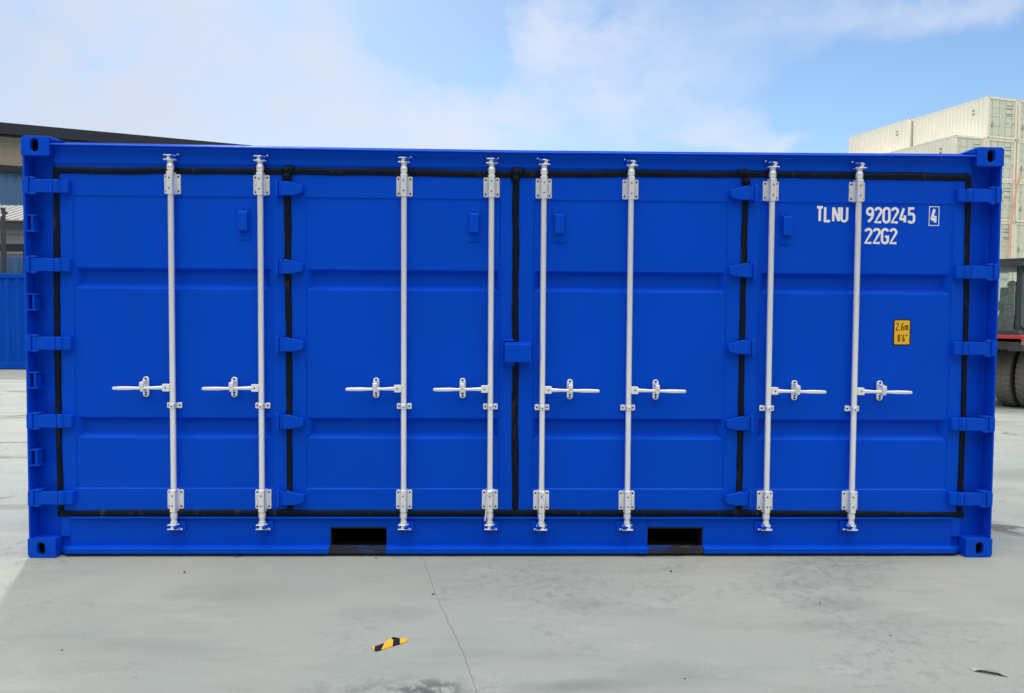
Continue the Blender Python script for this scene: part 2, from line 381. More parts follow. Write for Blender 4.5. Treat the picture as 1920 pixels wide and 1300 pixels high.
# corner posts: an outer plate, a recessed face and a return to the door plane
for sx in (-1, 1):
    m = MB()
    P = lambda x: sx*x
    out = [(P(3.024), .006), (P(3.012), .006), (P(3.012), .110), (P(2.99), .112), (P(2.872), .090), (P(2.858), DY+.004), (P(2.835), DY+.004), (P(2.835), .17), (P(3.024), .17)]
    m.prism(out, .118, HT-.116, 'z'); m.build('corner_post', BLUE, box_c, bevel=.003)
    m = MB(); m.box(*sorted((P(3.024), P(2.90))), WD-.17, WD-.006, .118, HT-.116); m.build('corner_post', BLUE, box_c, bevel=.003)
# top rail: lip, shaded face, gussets beside the castings
XS = [-2.858, -1.9, -1.0, 0, 1.0, 1.9, 2.858]; ZL = [2.549, 2.542, 2.535, 2.531, 2.533, 2.536, 2.541]
m = MB()
prof = lambda z: [(.002, z-.010), (.002, z-.005), (.014, z+.005), (.030, z+.006), (.030, z+.013), (.20, z+.014), (.20, 2.40), (DY+.006, 2.40), (DY+.004, 2.43), (.052, 2.445), (.052, z-.030), (.046, z-.010)]
rows = [[(x, p[0], p[1]) for p in prof(z)] for x, z in zip(XS, ZL)]; k = len(rows[0])
m.add([v for rr in rows for v in rr], [(i*k+j, i*k+(j+1) % k, (i+1)*k+(j+1) % k, (i+1)*k+j) for i in range(len(XS)-1) for j in range(k)]+[tuple(range(k)), tuple((len(XS)-1)*k+j for j in range(k))])
for sx in (-1, 1):
    za = 2.549 if sx < 0 else 2.541
    m.prism([(sx*2.858, za+.012), (sx*2.858, HT-.006), (sx*2.845, HT-.006), (sx*2.775, za+.012)], .012, .15, 'y')
m.build('top_rail', BLUE, box_c, bevel=.002)
m = MB(); m.box(-2.858, 2.858, WD-.10, WD-.01, 2.46, 2.545); m.build('top_rail', BLUE, box_c, bevel=.003)
# bottom rail with two forklift pockets
PK = [(-1.178, -.822), (.834, 1.190)]
m = MB(); ends = [-2.80]+[v for p in PK for v in p]+[2.80]
face = [(.044, .017), (.020, .020), (.020, .052), (.030, .058), (.066, .062), (.062, .232), (.036, .238), (.036, .246), (.19, .246), (.19, .017)]
for i in range(0, 6, 2): m.prism(face, ends[i], ends[i+1], 'x')
over = [(.064, .178), (.062, .232), (.036, .238), (.036, .246), (.19, .246), (.19, .178)]
for a, b in PK: m.prism(over, a, b, 'x')
for sx in (-1, 1):   # splayed ends by the castings
    m.prism([(sx*2.80, .020), (sx*2.80, .066), (sx*2.86, .092), (sx*2.86, .19)], .020, .017, 'z')
    m.prism([(.062, .118), (.062, .246), (.19, .246), (.19, .118)], sx*2.80, sx*2.856, 'x')
    m.prism([(.085, .017), (.085, .118), (.19, .118), (.19, .017)], sx*2.80, sx*2.856, 'x')
    m.prism([(sx*2.80, .020), (sx*2.857, .060), (sx*2.857, .085), (sx*2.80, .085)], .017, .055, 'z')
m.build('bottom_rail', BLUE, box_c, bevel=.002)
for a, b in PK:
    m = MB()
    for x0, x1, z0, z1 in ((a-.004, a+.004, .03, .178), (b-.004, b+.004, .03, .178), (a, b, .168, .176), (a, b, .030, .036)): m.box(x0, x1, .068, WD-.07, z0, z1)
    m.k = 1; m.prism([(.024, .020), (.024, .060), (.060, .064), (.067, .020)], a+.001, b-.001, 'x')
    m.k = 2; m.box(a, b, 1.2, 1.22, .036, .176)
    m.build('forklift_pocket', [DARK, SCUFF, DARK], box_c)  # tunnel coloured near-black in place of the shade inside
m = MB(); m.box(-2.80, 2.80, WD-.10, WD-.012, .02, .24); m.build('bottom_rail', BLUE, box_c, bevel=.003)
# roof, floor, ends and back wall
m = MB(); n = 27; pts = []
for i in range(n):
    x = -2.80+i*5.6/n; w = 5.6/n; pts += [(x, 2.552), (x+w*.25, 2.552), (x+w*.35, 2.538), (x+w*.65, 2.538), (x+w*.75, 2.552)]
pts += [(2.80, 2.552), (2.80, 2.532), (-2.80, 2.532)]
m.prism(pts, .201, WD-.101, 'y'); m.build('roof', BLUE, box_c)
m = MB(); m.box(-2.83, 2.83, .191, WD-.101, .20, .235); m.build('floor', GRIME, box_c)
def corrugated(a, b, depth, t, per):
    n = max(1, round((b-a)/per)); w = (b-a)/n; f = []
    for i in range(n): x = a+i*w; f += [(x, 0), (x+w*.26, 0), (x+w*.5, depth), (x+w*.76, depth)]
    f.append((b, 0)); return f+[(x, y+t) for x, y in f[::-1]]
m = MB(); m.prism([(p[0], WD-.012-p[1]) for p in corrugated(-2.90, 2.90, .036, .004, .278)], .241, 2.459, 'z'); m.build('side_wall', BLUE, box_c)
for sx in (-1, 1):
    m = MB(); m.prism([(sx*(3.02-p[1]), p[0]) for p in corrugated(.171, WD-.171, .036, .004, .26)], .165, 2.48, 'z'); m.build('end_wall', BLUE, box_c)
    for z0, z1 in ((.02, .163), (2.482, 2.57)):
        m = MB(); m.box(*sorted((sx*3.022, sx*2.95)), .171, WD-.171, z0, z1); m.build('end_rail', BLUE, box_c, bevel=.003)

# doors ---------------------------------------------------------------
ZB, ZT = .272, 2.405
def door(x0, x1, p0, p1):
    m = MB(); y0, y1, y2 = DY, DY+.007, DY+.050
    def ring(a, ya, b, yb):
        m.add([(a[0], ya, a[2]), (a[1], ya, a[2]), (a[1], ya, a[3]), (a[0], ya, a[3]), (b[0], yb, b[2]), (b[1], yb, b[2]), (b[1], yb, b[3]), (b[0], yb, b[3])],
              [(0, 1, 5, 4), (1, 2, 6, 5), (2, 3, 7, 6), (3, 0, 4, 7)])
    def rect(a, y): m.add([(a[0], y, a[2]), (a[1], y, a[2]), (a[1], y, a[3]), (a[0], y, a[3])], [(0, 1, 2, 3)])
    O = (x0, x1, ZB, ZT); A = (p0, p1, .420, 2.246); Bv = (p0+.005, p1-.005, .426, 2.240)
    ring(O, y0, A, y0); ring(A, y0, Bv, y1)
    rect((Bv[0], Bv[1], Bv[2], .738), y1)
    for zb, zt, nx in ((.738, .872, 1.670), (1.670, 1.802, Bv[3])):
        H = (p0+.012, p1-.012, zb+.001, zt-.001)
        ring((Bv[0], Bv[1], zb, zt), y1, H, y1); ring(H, y1, (H[0]+.034, H[1]-.034, H[2]+.033, H[3]-.024), y2); rect((H[0]+.034, H[1]-.034, H[2]+.033, H[3]-.024), y2)
        rect((Bv[0], Bv[1], zt, nx), y1)
    # edges and back
    m.add([(x, y, z) for y in (y0, .128) for x, z in ((x0, ZB), (x1, ZB), (x1, ZT), (x0, ZT))], [(0, 1, 5, 4), (1, 2, 6, 5), (2, 3, 7, 6), (3, 0, 4, 7), (4, 5, 6, 7)])
    return m
DOORS = [(-2.838, -1.448, -2.757, -1.530), (-1.418, -.030, -1.327, -.112), (.000, 1.404, .092, 1.318), (1.434, 2.838, 1.520, 2.757)]
doors = []
for d in DOORS:
    m = door(*d); o = m.build('door', BLUE, box_c, bevel=.0022); doors.append(o)
HZ = [2.293, 1.813, 1.331, .850, .371]
# outer hinges with welded lugs on the post
for sx, dr in ((-1, doors[0]), (1, doors[3])):
    for z in HZ:
        m = MB(); P = lambda a, b: sorted((sx*a, sx*b))
        for zz in (-.050, .044): 
            m.prism([(sx*3.020, .004), (sx*2.950, .012), (sx*2.950, .080), (sx*3.012, .082)], z+zz, z+zz+.008, 'z')
        m.box(*P(3.026, 2.992), .004, .030, z-.043, z+.043)
        m.box(*P(2.992, 2.850), .014, .034, z-.040, z+.040)
        m.prism([(sx*2.850, .018), (sx*2.838, .010), (sx*2.820, .010), (sx*2.808, .022), (sx*2.808, .058), (sx*2.850, .034)], z-.041, z+.041, 'z')
        m.prism([(sx*2.808, .022), (sx*2.764, .024), (sx*2.758, .036), (sx*2.758, .062), (sx*2.808, .062)], z-.039, z+.039, 'z')
        m.tube([(sx*2.976, .020, z-.056), (sx*2.976, .020, z+.056)], .011, 14)
        m.build('hinge', BLUE, dr, bevel=.0025)
# intermediate hinges, tapered leaf over the seal
for xg, sx, dr in ((-1.433, 1, doors[1]), (1.419, -1, doors[2])):
    for z in HZ:
        m = MB()
        m.prism([(xg+sx*q[0], z+q[1]) for q in ((-.030, -.042), (.030, -.043), (.090, -.030), (.101, -.012), (.099, .020), (-.003, .046), (-.030, .034))], .014, .036, 'y')
        m.prism([(xg+sx*.030, .034), (xg+sx*.030, .059), (xg+sx*.104, .059), (xg+sx*.096, .034)], z-.026, z+.018, 'z')
        m.tube([(xg-sx*.038, .028, z-.046), (xg-sx*.038, .028, z+.046)], .0115, 14)
        m.box(*sorted((xg-sx*.069, xg-sx*.050)), .012, .0605, z-.052, z+.052)
        m.box(*sorted((xg-sx*.052, xg-sx*.030)), .030, .050, z-.046, z+.046)
        m.build('hinge', BLUE, dr, bevel=.003)
# lashing brackets between the hinges of the left post
for z in [(HZ[i]+HZ[i+1])/2 for i in range(4)]:
    m = MB(); z += .012
    for zz in (-.052, .044): m.prism([(-3.020, .004), (-2.958, .018), (-2.958, .086), (-3.012, .082)], z+zz, z+zz+.008, 'z')
    m.box(-3.014, -3.006, .010, .080, z-.044, z+.044); m.box(-2.984, -2.972, .016, .085, z-.044, z+.044)
    m.build('lashing_bracket', BLUE, box_c, bevel=.002)
# vents
for (px, dr) in ((457, 0), (889, 1), (1049, 2), (1475, 3)):
    c = at(px, 410+(4 if px > 700 else 0), DY); x, z = c.x, 2.085
    y = DY+.007
    m = MB(); m.prism(rrect(x-.039, x+.039, z-.105, z+.105, .010), y-.006, y+.004, 'y')
    m.prism([(y-.004, z-.052), (y-.030, z-.052), (y-.034, z-.048), (y-.034, z+.062), (y-.026, z+.070), (y-.004, z+.074)], x-.028, x+.028, 'x')
    m.k = 1; m.box(x-.026, x+.026, y-.007, y-.005, z-.084, z-.053)
    m.k = 0
    for zz in (z-.095, z+.088): m.tube([(x, y-.012, zz), (x, y, zz)], .006, 10)
    m.build('vent', [BLUE, BLUE], doors[dr], bevel=.002)
# black seals: hand-laid sealant beads, a little uneven
def bead(name, pts, w, ycen=.057, th=.020, jit=.0025):
    out = []; rs = []; P = [Vector(p) for p in pts]
    for i in range(len(P)-1):
        n = max(2, int((P[i+1]-P[i]).length/.06))
        for j in range(n): out.append(P[i].lerp(P[i+1], j/n))
    out.append(P[-1]); vert = abs(P[-1].z-P[0].z) > 1
    w0 = 0; w1 = 0
    for i, p in enumerate(out):
        w0 += random.uniform(-1, 1)*jit*.5; w0 *= .8; w1 = w1*.75+random.uniform(-1, 1)*.0016
        if vert: p.x += w0
        else: p.z += w0
        rs.append(w/2+w1)
    return out, rs
m = MB()
LN = {'t': [at(px, py, .05) for px, py in ((104, 319), (530, 321), (960, 326), (1400, 326), (1818, 333))],
      'b': [at(px, py, .05) for px, py in ((108, 964), (540, 963), (965, 963), (1390, 963), (1808, 966))],
      'v0': [(-2.851, .05, 2.415), (-2.857, .05, 1.4), (-2.853, .05, .25)], 'v1': [(-1.438, .05, 2.405), (-1.432, .05, 1.4), (-1.431, .05, .27)],
      'v2': [(-.020, .05, 2.41), (-.016, .05, 1.4), (-.012, .05, .27)], 'v3': [(1.423, .05, 2.41), (1.420, .05, 1.4), (1.416, .05, .27)],
      'v4': [(2.843, .05, 2.41), (2.851, .05, 1.4), (2.849, .05, .25)]}
for k_, p in LN.items():
    a, b = bead(k_, [(q[0], .058, q[2]) for q in p], .041 if k_ in 'tb' else (.037 if k_ in ('v0', 'v4') else .041), jit=.0045)
    m.tube(a, b, 12, squash=.55)
for x, z, s_ in ((-1.438, 2.405, .030), (-1.41, 2.412, .026), (-.02, 2.410, .033), (.01, 2.415, .026), (1.423, 2.415, .034), (1.39, 2.42, .026), (-.022, 2.37, .029), (1.424, 2.37, .028), (-1.436, 2.37, .030)):
    m.tube([(x-s_*.9, .055, z), (x-s_*.4, .050, z), (x+s_*.4, .050, z), (x+s_*.9, .055, z)], [s_*.45, s_*.95, s_*.9, s_*.4], 12, squash=.7)
m.build('door_seal', RUBBER, box_c)
# lock box in the middle
m = MB()
m.box(-.098, -.022, .040, .066, 1.205, 1.372); m.box(-.098, -.022, .020, .040, 1.362, 1.372); m.box(-.098, -.090, .020, .040, 1.205, 1.372)
m.build('lock_box_plate', BLUE, doors[1], bevel=.002)
m = MB()
m.prism([(-.060, 1.350), (-.060, 1.344)] and [(-.001, 1.235), (.052, 1.235), (.052, 1.338), (.040, 1.352), (-.001, 1.352)], -.082, .078, 'x') if False else m.prism([(-.034, 1.234), (.056, 1.234), (.056, 1.356), (.030, 1.356), (-.034, 1.340)], -.084, .080, 'x')
m.tube([(.080, -.005, 1.27), (.098, -.005, 1.268), (.103, -.005, 1.285), (.103, -.005, 1.292)], .0035, 8)
m.build('lock_box', BLUE, doors[2], bevel=.004)

# lock rods -----------------------------------------------------------
def lock_rod(side):                 # side -1: handle to the left, +1: handle to the right; origin at the rod's axis on the ground
    r_ = MB().tube([(0, 0, .205), (0, 0, 2.455)], .0178, 20); rod = r_.build('lock_rod', ZINC, box_c)
    for z0, name in ((2.256, 'rod_bracket'), (.296, 'rod_bracket')):
        z1 = z0+.122; m = MB()
        for a, b in ((-.050, -.022), (.022, .050)): m.prism(rrect(a, b, z0, z1, .009), .026, .036, 'y')
        # ribbed wings
        for a in (-.041, .033):
            m.box(a, a+.008, .018, .027, z0+.028, z1-.028)
        ch = [(-.024, .036), (-.024, -.006), (-.016, -.024), (.016, -.024), (.024, -.006), (.024, .036)]
        m.prism(ch, z0-.010 if z0 < 1 else z0-.006, z1+(.006 if z0 < 1 else .010), 'z')
        m.k = 1
        for zz in (z0+.030, z1-.030): m.tube([(0, -.027, zz), (0, -.022, zz)], .0048, 10)
        for a in (-.037, .037):
            for zz in (z0+.016, z1-.016): m.tube([(a, .022, zz), (a, .027, zz)], .006, 8)
        m.build(name, [ZINC, RIVET], rod, bevel=.0025)
    for zc, s_ in ((2.415, 1), (.262, -1)):     # collars
        m = MB(); m.tube([(0, 0, zc-.018), (0, 0, zc-.012), (0, 0, zc+.012), (0, 0, zc+.018)], [.0205, .0225, .0225, .0205], 18)
        e = zc+s_*.045
        m.tube([(0, 0, e-.008), (0, 0, e+.008)], .021, 18)
        m.build('collar', ZINC, rod)
    for zc, s_ in ((2.470, 1), (.190, -1)):     # cams: two flanges and a web
        m = MB(); q = -side
        m.prism([(-.034, -.026), (.034, -.026), (.040, -.010), (.036, .014), (-.034, .014)], zc-.014, zc-.008, 'z')
        m.prism([(-.032, -.028), (.014, -.028), (.034, -.004), (.030, .014), (-.030, .014)], zc+.012, zc+.018, 'z')
        m.prism([(-.010-q*.006, zc-.008), (.010-q*.006, zc-.008), (.016-q*.006, zc+.012), (-.004-q*.006, zc+.012)], -.022, .010, 'y')
        m.build('cam', ZINC, rod, bevel=.0015)
    zh = 1.062
    m = MB()
    m.prism(rrect(*sorted((side*.014, side*.058)), zh-.024, zh+.022, .005), -.018, .014, 'y')
    m.k = 1; m.tube([(side*.038, -.0205, zh-.002), (side*.038, -.017, zh-.002)], .005, 10); m.k = 0
    # flat neck widening into a rounded grip
    pts = [(.056, .013, .011), (.085, .011, .009), (.13, .0095, .008), (.18, .009, .008), (.22, .010, .009), (.26, .012, .009), (.31, .0115, .009), (.350, .0105, .008), (.356, .006, .005)]
    vs = []; n = 12
    for i, (x, hz_, hy) in enumerate(pts):
        yy = -.012-.016*min(1, max(0, (x-.06)/.12))
        zz = zh-.001-.004*(x/.35)
        for j in range(n):
            a = 2*pi*j/n; vs.append((side*x, yy+hy*math.copysign(abs(cos(a))**.7, cos(a)), zz+hz_*math.copysign(abs(sin(a))**.7, sin(a))))
    m.add(vs, [(i*n+j, i*n+(j+1) % n, (i+1)*n+(j+1) % n, (i+1)*n+j) for i in range(len(pts)-1) for j in range(n)]+[tuple(range(n)), tuple((len(pts)-1)*n+j for j in range(n))])
    m.build('handle', [ZINC, RIVET], rod, bevel=.0015)
    m = MB(); xr = side*.175
    m.prism(rrect(xr-.019, xr+.019, zh-.062, zh+.064, .018, 7), .022, .036, 'y')
    m.prism([(-.036, zh-.004), (-.044, zh+.010), (-.040, zh+.034), (-.006, zh+.040), (.024, zh+.046), (.024, zh+.034), (-.010, zh+.028), (-.028, zh+.022), (-.030, zh-.004)], xr-.013, xr+.013, 'x')
    m.prism([(.024, zh-.018), (-.034, zh-.024), (-.040, zh-.012), (-.034, zh-.012), (.024, zh-.010)], xr-.010, xr+.012, 'x')
    m.k = 1
    for zz in (zh+.052, zh-.034, zh-.050): m.tube([(xr, .018, zz), (xr, .023, zz)], .007, 10)
    m.build('handle_retainer', [ZINC, RIVET], rod, bevel=.002)
    zg = .948; m = MB()
    for a, b in ((-.046, -.017), (.017, .046)): m.prism(rrect(a, b, zg-.018, zg+.018, .006), .024, .036, 'y')
    m.prism([(-.021, .036), (-.021, -.008), (-.012, -.0235), (.012, -.0235), (.021, -.008), (.021, .036)], zg-.015, zg+.015, 'z')
    m.k = 1; m.tube([(0, -.0265, zg-.003), (0, -.022, zg-.003)], .0048, 10)
    for a in (-.033, .033): m.tube([(a, .020, zg), (a, .025, zg)], .006, 8)
    m.build('rod_guide', [ZINC, RIVET], rod, bevel=.002)
    return rod
RODX = [-2.140, -1.594, -.712, -.171, .154, .697, 1.582, 2.129]
protoL, protoR = lock_rod(-1), lock_rod(1)
RY = .026
rods = []
for i, x in enumerate(RODX):
    src = protoL if i < 4 else protoR
    o = src if i in (0, 4) else copy_tree(src, box_c)
    o.location = (x, RY, (.000 if i < 4 else -.004)); rods.append(o)
# blue cam keepers bolted to the rails
for i, x in enumerate(RODX):
    s_ = 1 if i < 4 else -1
    for top in (True, False):
        m = MB(); zc = 2.470 if top else .190
        m.box(x-.030, x+.030, .042, .062, zc-.030, zc+.032) if top else m.box(*sorted((x-s_*.036, x+s_*.062)), .046, .066, zc-.034, zc+.030)
        m.tube([(x+s_*.021, .046, zc+.003), (x+s_*.021, -.010, zc+.003), (x+s_*.021, -.014, zc+.003)], [.015, .0125, .008], 12)
        m.tube([(x-s_*.022, .046, zc+.003), (x-s_*.022, .008, zc+.003)], [.012, .009], 10)
        m.k = 1
        zz = zc+.026 if top else zc-.020; m.tube([(x+s_*.040, .034, zz), (x+s_*.040, .048, zz)], .006, 10)
        m.build('cam_keeper', [BLUE, ZINC], box_c, bevel=.002)
# white ties on the two middle rods
for i, s_ in ((3, -1), (4, 1)):
    m = MB()
    m.tube([(s_*.026, -.016, .402), (s_*.012, -.029, .412), (-s_*.020, -.029, .424), (-s_*.024, .0, .428)], .0035, 6)
    m.tube([(s_*.012, -.031, .408), (s_*.020, -.030, .36), (s_*.024, -.024, .29), (s_*.030, -.024, .235)] if s_ < 0 else [(s_*.018, -.029, .408), (s_*.012, -.031, .33), (s_*.010, -.029, .24)], .0045, 6)
    m.build('tie', WHITE, rods[i])

# lettering -------------------------------------------------------------
def arc(cx, cy, rx, ry, a0, a1, n=10): return [(cx+rx*cos(R(a0+(a1-a0)*i/n)), cy+ry*sin(R(a0+(a1-a0)*i/n))) for i in range(n+1)]
w_ = .40
GL = {
 'T': [[(0, 1), (.44, 1)], [(.22, .94), (.22, 0)]], 'L': [[(0, 1), (0, .0), (.38, .0)]], 'N': [[(0, 0), (0, 1)], [(.03, .97), (.39, .03)], [(.42, 0), (.42, 1)]],
 'U': [[(0, 1)]+arc(.21, .21, .21, .21, 180, 360)+[(.42, 1)]],
 '0': [arc(.2, .79, .2, .21, 180, 0)+arc(.2, .21, .2, .21, 0, -180)+[(0, .79)]],
 '2': [arc(.2, .79, .2, .21, 170, -25)+[(0, 0), (.42, 0)]],
 '4': [[(.24, 1), (0, .23)], [(-.02, .23), (.42, .23)], [(.32, .50), (.32, 0)]],
 '5': [[(.38, 1), (.04, 1), (.02, .56)]+arc(.19, .42, .2, .2, 120, 0)+arc(.19, .20, .2, .2, 0, -160)],
 '9': [arc(.2, .76, .2, .24, 0, 360), [(.40, .74)]+arc(-.1, .62, .5, .62, 5, -70)[1:]],
 '6': [arc(.2, .24, .2, .24, 0, 360), [(0, .26)]+[(.0, .34), (.06, .62), (.26, 1)]],
 '8': [arc(.2, .76, .17, .24, 0, 360), arc(.2, .25, .2, .25, 0, 360)],
 'G': [arc(.2, .79, .2, .21, 15, 180)+arc(.2, .21, .2, .21, 180, 360)+[(.40, .46), (.20, .46)]],
 'm': [[(0, 0), (0, .66)], arc(.13, .50, .13, .14, 180, 0)+[(.26, 0)], arc(.39, .50, .13, .14, 180, 0)+[(.52, 0)]],
 ',': [[(.06, .08), (.0, -.14)]], "'": [[(.05, 1), (.03, .78)]], '"': [[(.05, 1), (.03, .78)], [(.16, 1), (.14, .78)]],
}
def ribbon(m, pts, hw, y):
    P = [Vector(p) for p in pts]; closed = (P[0]-P[-1]).length < 1e-4; n = len(P); L = []; Rr = []
    for i in range(n):
        a = P[i-1] if i > 0 else (P[-2] if closed else None); b = P[i+1] if i < n-1 else (P[1] if closed else None)
        d1 = (P[i]-a).normalized() if a is not None else None; d2 = (b-P[i]).normalized() if b is not None else None
        d1 = d1 or d2; d2 = d2 or d1
        n1 = Vector((-d1.y, d1.x)); n2 = Vector((-d2.y, d2.x)); q = n1+n2
        q = n1 if q.length < .2 else q.normalized(); dq = q.dot(n1); k = 1.15 if dq < .55 else 1/dq
        L.append(P[i]+q*hw*k); Rr.append(P[i]-q*hw*k)
    vs = [(p.x, y, p.y) for p in L]+[(p.x, y, p.y) for p in Rr]
    m.add(vs, [(i, i+1, n+i+1, n+i) for i in range(n-1)])
def write(m, s, x0, x1, z0, z1, y, hw, adv, slant=0):
    """characters between x0 and x1, baseline z0 to cap height z1"""
    ws = [{'m': .52, ',': .08, "'": .08, '"': .2}.get(c, .42 if c in 'TLNU' else .40) for c in s]
    tw = sum(ws)+adv*(len(s)-1); sx = (x1-x0-2*hw)/tw; sz = (z1-z0-2*hw); cx = x0+hw
    for c, w in zip(s, ws):
        for k, st in enumerate(GL[c]): ribbon(m, [(cx+p[0]*sx+slant*p[1], z0+hw+p[1]*sz) for p in st], hw, y-k*.0004)
        cx += (w+adv)*sx
yp = DY+.0058
def px_box(x0, x1, y0, y1): a, b = at(x0, y1, yp), at(x1, y0, yp); return a.x, b.x, a.z, b.z
for txt, (x0_, x1_, y0_, y1_), hw, ad in (('TLNU', (1529, 1591, 387, 417), .0078, .20), ('920245', (1623, 1717, 389, 419), .0078, .17), ('22G2', (1620, 1683, 428, 458), .0078, .17), ('4', (1744, 1758, 390, 420), .0085, .1)):
    m = MB(); a = px_box(x0_, x1_, y0_, y1_); write(m, txt, a[0], a[1], a[2], a[3], yp, hw, ad)
    if txt == '4':
        a = px_box(1742, 1761, 388, 423); ribbon(m, [(a[0], a[2]), (a[1], a[2]), (a[1], a[3]), (a[0], a[3]), (a[0], a[2])], .0022, yp+.0003)
    m.build('lettering', WHITE, doors[3])
a = px_box(1674, 1708, 599, 648)
m = MB(); m.prism(rrect(a[0], a[1], a[2], a[3], .010), yp-.0006, DY+.0072, 'y')
m.k = 1; m.prism(rrect(a[0]+.008, a[1]-.008, a[2]+.008, a[3]-.008, .005), yp-.0014, yp-.0004, 'y')
m.k = 0
b = px_box(1679, 1703, 605, 620); write(m, '2,6m', b[0], b[1], b[2], b[3], yp-.0020, .0027, .26)
b = px_box(1682, 1701, 627, 641); write(m, "8'6\"", b[0], b[1], b[2], b[3], yp-.0020, .0028, .24)
m.build('height_sticker', [BLACK, YELLOW], doors[3])

# ------------------------------------------------------------------ things lying on the concrete
def gp(px, py): p = ground_at(px, py); return (p.x, p.y)
def flat_piece(pts_list, name, mats, z=.004, lift=None):
    m = MB()
    for k_, poly in pts_list:
        m.k = k_; P = [gp(*q) for q in poly]; m.prism(P, z, z+.0035, 'z')
    return m
tp = [(0, [(697, 1216), (703, 1214.5), (702, 1221), (700, 1219)]), (1, [(703, 1214.5), (721, 1208), (715, 1220), (706, 1222.5), (702, 1221)]),
      (0, [(721, 1208), (733, 1199), (738, 1198), (736, 1213), (715, 1220)]), (1, [(733, 1199), (737, 1197), (750, 1199), (750, 1209), (736, 1213), (738, 1203)]), (0, [(750, 1199), (765, 1200), (762, 1205), (750, 1209)])]
c0 = ground_at(730, 1209); m = MB()
for k_, poly in tp:
    m.k = k_; P = [ground_at(*q) for q in poly]; m.prism([(p.x-c0.x, p.y-c0.y) for p in P], .001, .006, 'z')
o = m.build('hazard_tape', [YELLOW, BLACK], loc=(c0.x, c0.y, 0)); tag(o, 'torn scrap of yellow and black striped hazard tape lying on the concrete', 'tape')
c0 = ground_at(1853, 1262); m = MB(); nn = 9; top = []; 
for i in range(nn):
    t = i/(nn-1); x = -.058+.115*t; zc = .002+.007*abs(sin(t*3.4))
    for s_ in (-1, 1): top.append((x, s_*(.020*(1-.7*abs(t-.55)**1.2))-.06*(t-.5)*.9, zc+(.016*(1-t*.4) if s_ < 0 else 0)*sin(t*pi)))
vs = top+[(v[0], v[1], v[2]-.003) for v in top]; k = len(top)
m.add(vs, [(2*i, 2*i+1, 2*i+3, 2*i+2) for i in range(nn-1)]+[(k+2*i, k+2*i+2, k+2*i+3, k+2*i+1) for i in range(nn-1)]+[(2*i, 2*i+2, k+2*i+2, k+2*i) for i in range(nn-1)]+[(2*i+1, k+2*i+1, k+2*i+3, 2*i+3) for i in range(nn-1)])
o = m.build('paper_scrap', PAPER, loc=(c0.x, c0.y, .001)); tag(o, 'crumpled pale curled scrap lying on the concrete at the lower right', 'scrap')
PEB = [(346, 1074, .017, 'dark oblong chip of grit on the concrete below the first lock rod'), (812, 1115, .016, 'dark chip lying right on the hairline joint'), (1258, 1072, .017, 'dark grit just below the right forklift pocket'),
       (705, 1047, .013, 'tiny dark grit at the foot of the container below the left forklift pocket'), (1670, 1192, .010, 'small dark grit on bare concrete left of and above the pale scrap'), (116, 1220, .010, 'lone small dark speck on the concrete at the lower left'),
       (1537, 1131, .011, 'small dark grit by the bluish scuff under the right doors'), (1284, 1273, .009, 'tiny dark grit near the bottom edge right of the joint')]
for px, py, s_, lb in PEB:
    g0 = ground_at(px, py); s_ *= .72; m = MB(); rr = random.Random(px)
    vs = []; 
    for i in range(4):
        for j in range(8):
            a = 2*pi*j/8; h = (0, .35, .75, 1)[i]; q = (1, 1.05, .75, .3)[i]*s_*rr.uniform(.75, 1.1)
            vs.append((q*cos(a)*1.3*.6, q*sin(a)*.6, h*s_*.55))
    m.add(vs, [(i*8+j, i*8+(j+1) % 8, i*8+8+(j+1) % 8, i*8+8+j) for i in range(3) for j in range(8)]+[tuple(range(24, 32)), tuple(range(8))[::-1]])
    o = m.build('pebble', STONE, loc=(g0.x, g0.y, .0), rz=rr.uniform(0, 3)); tag(o, lb, 'pebble', 'bits of grit on the concrete')

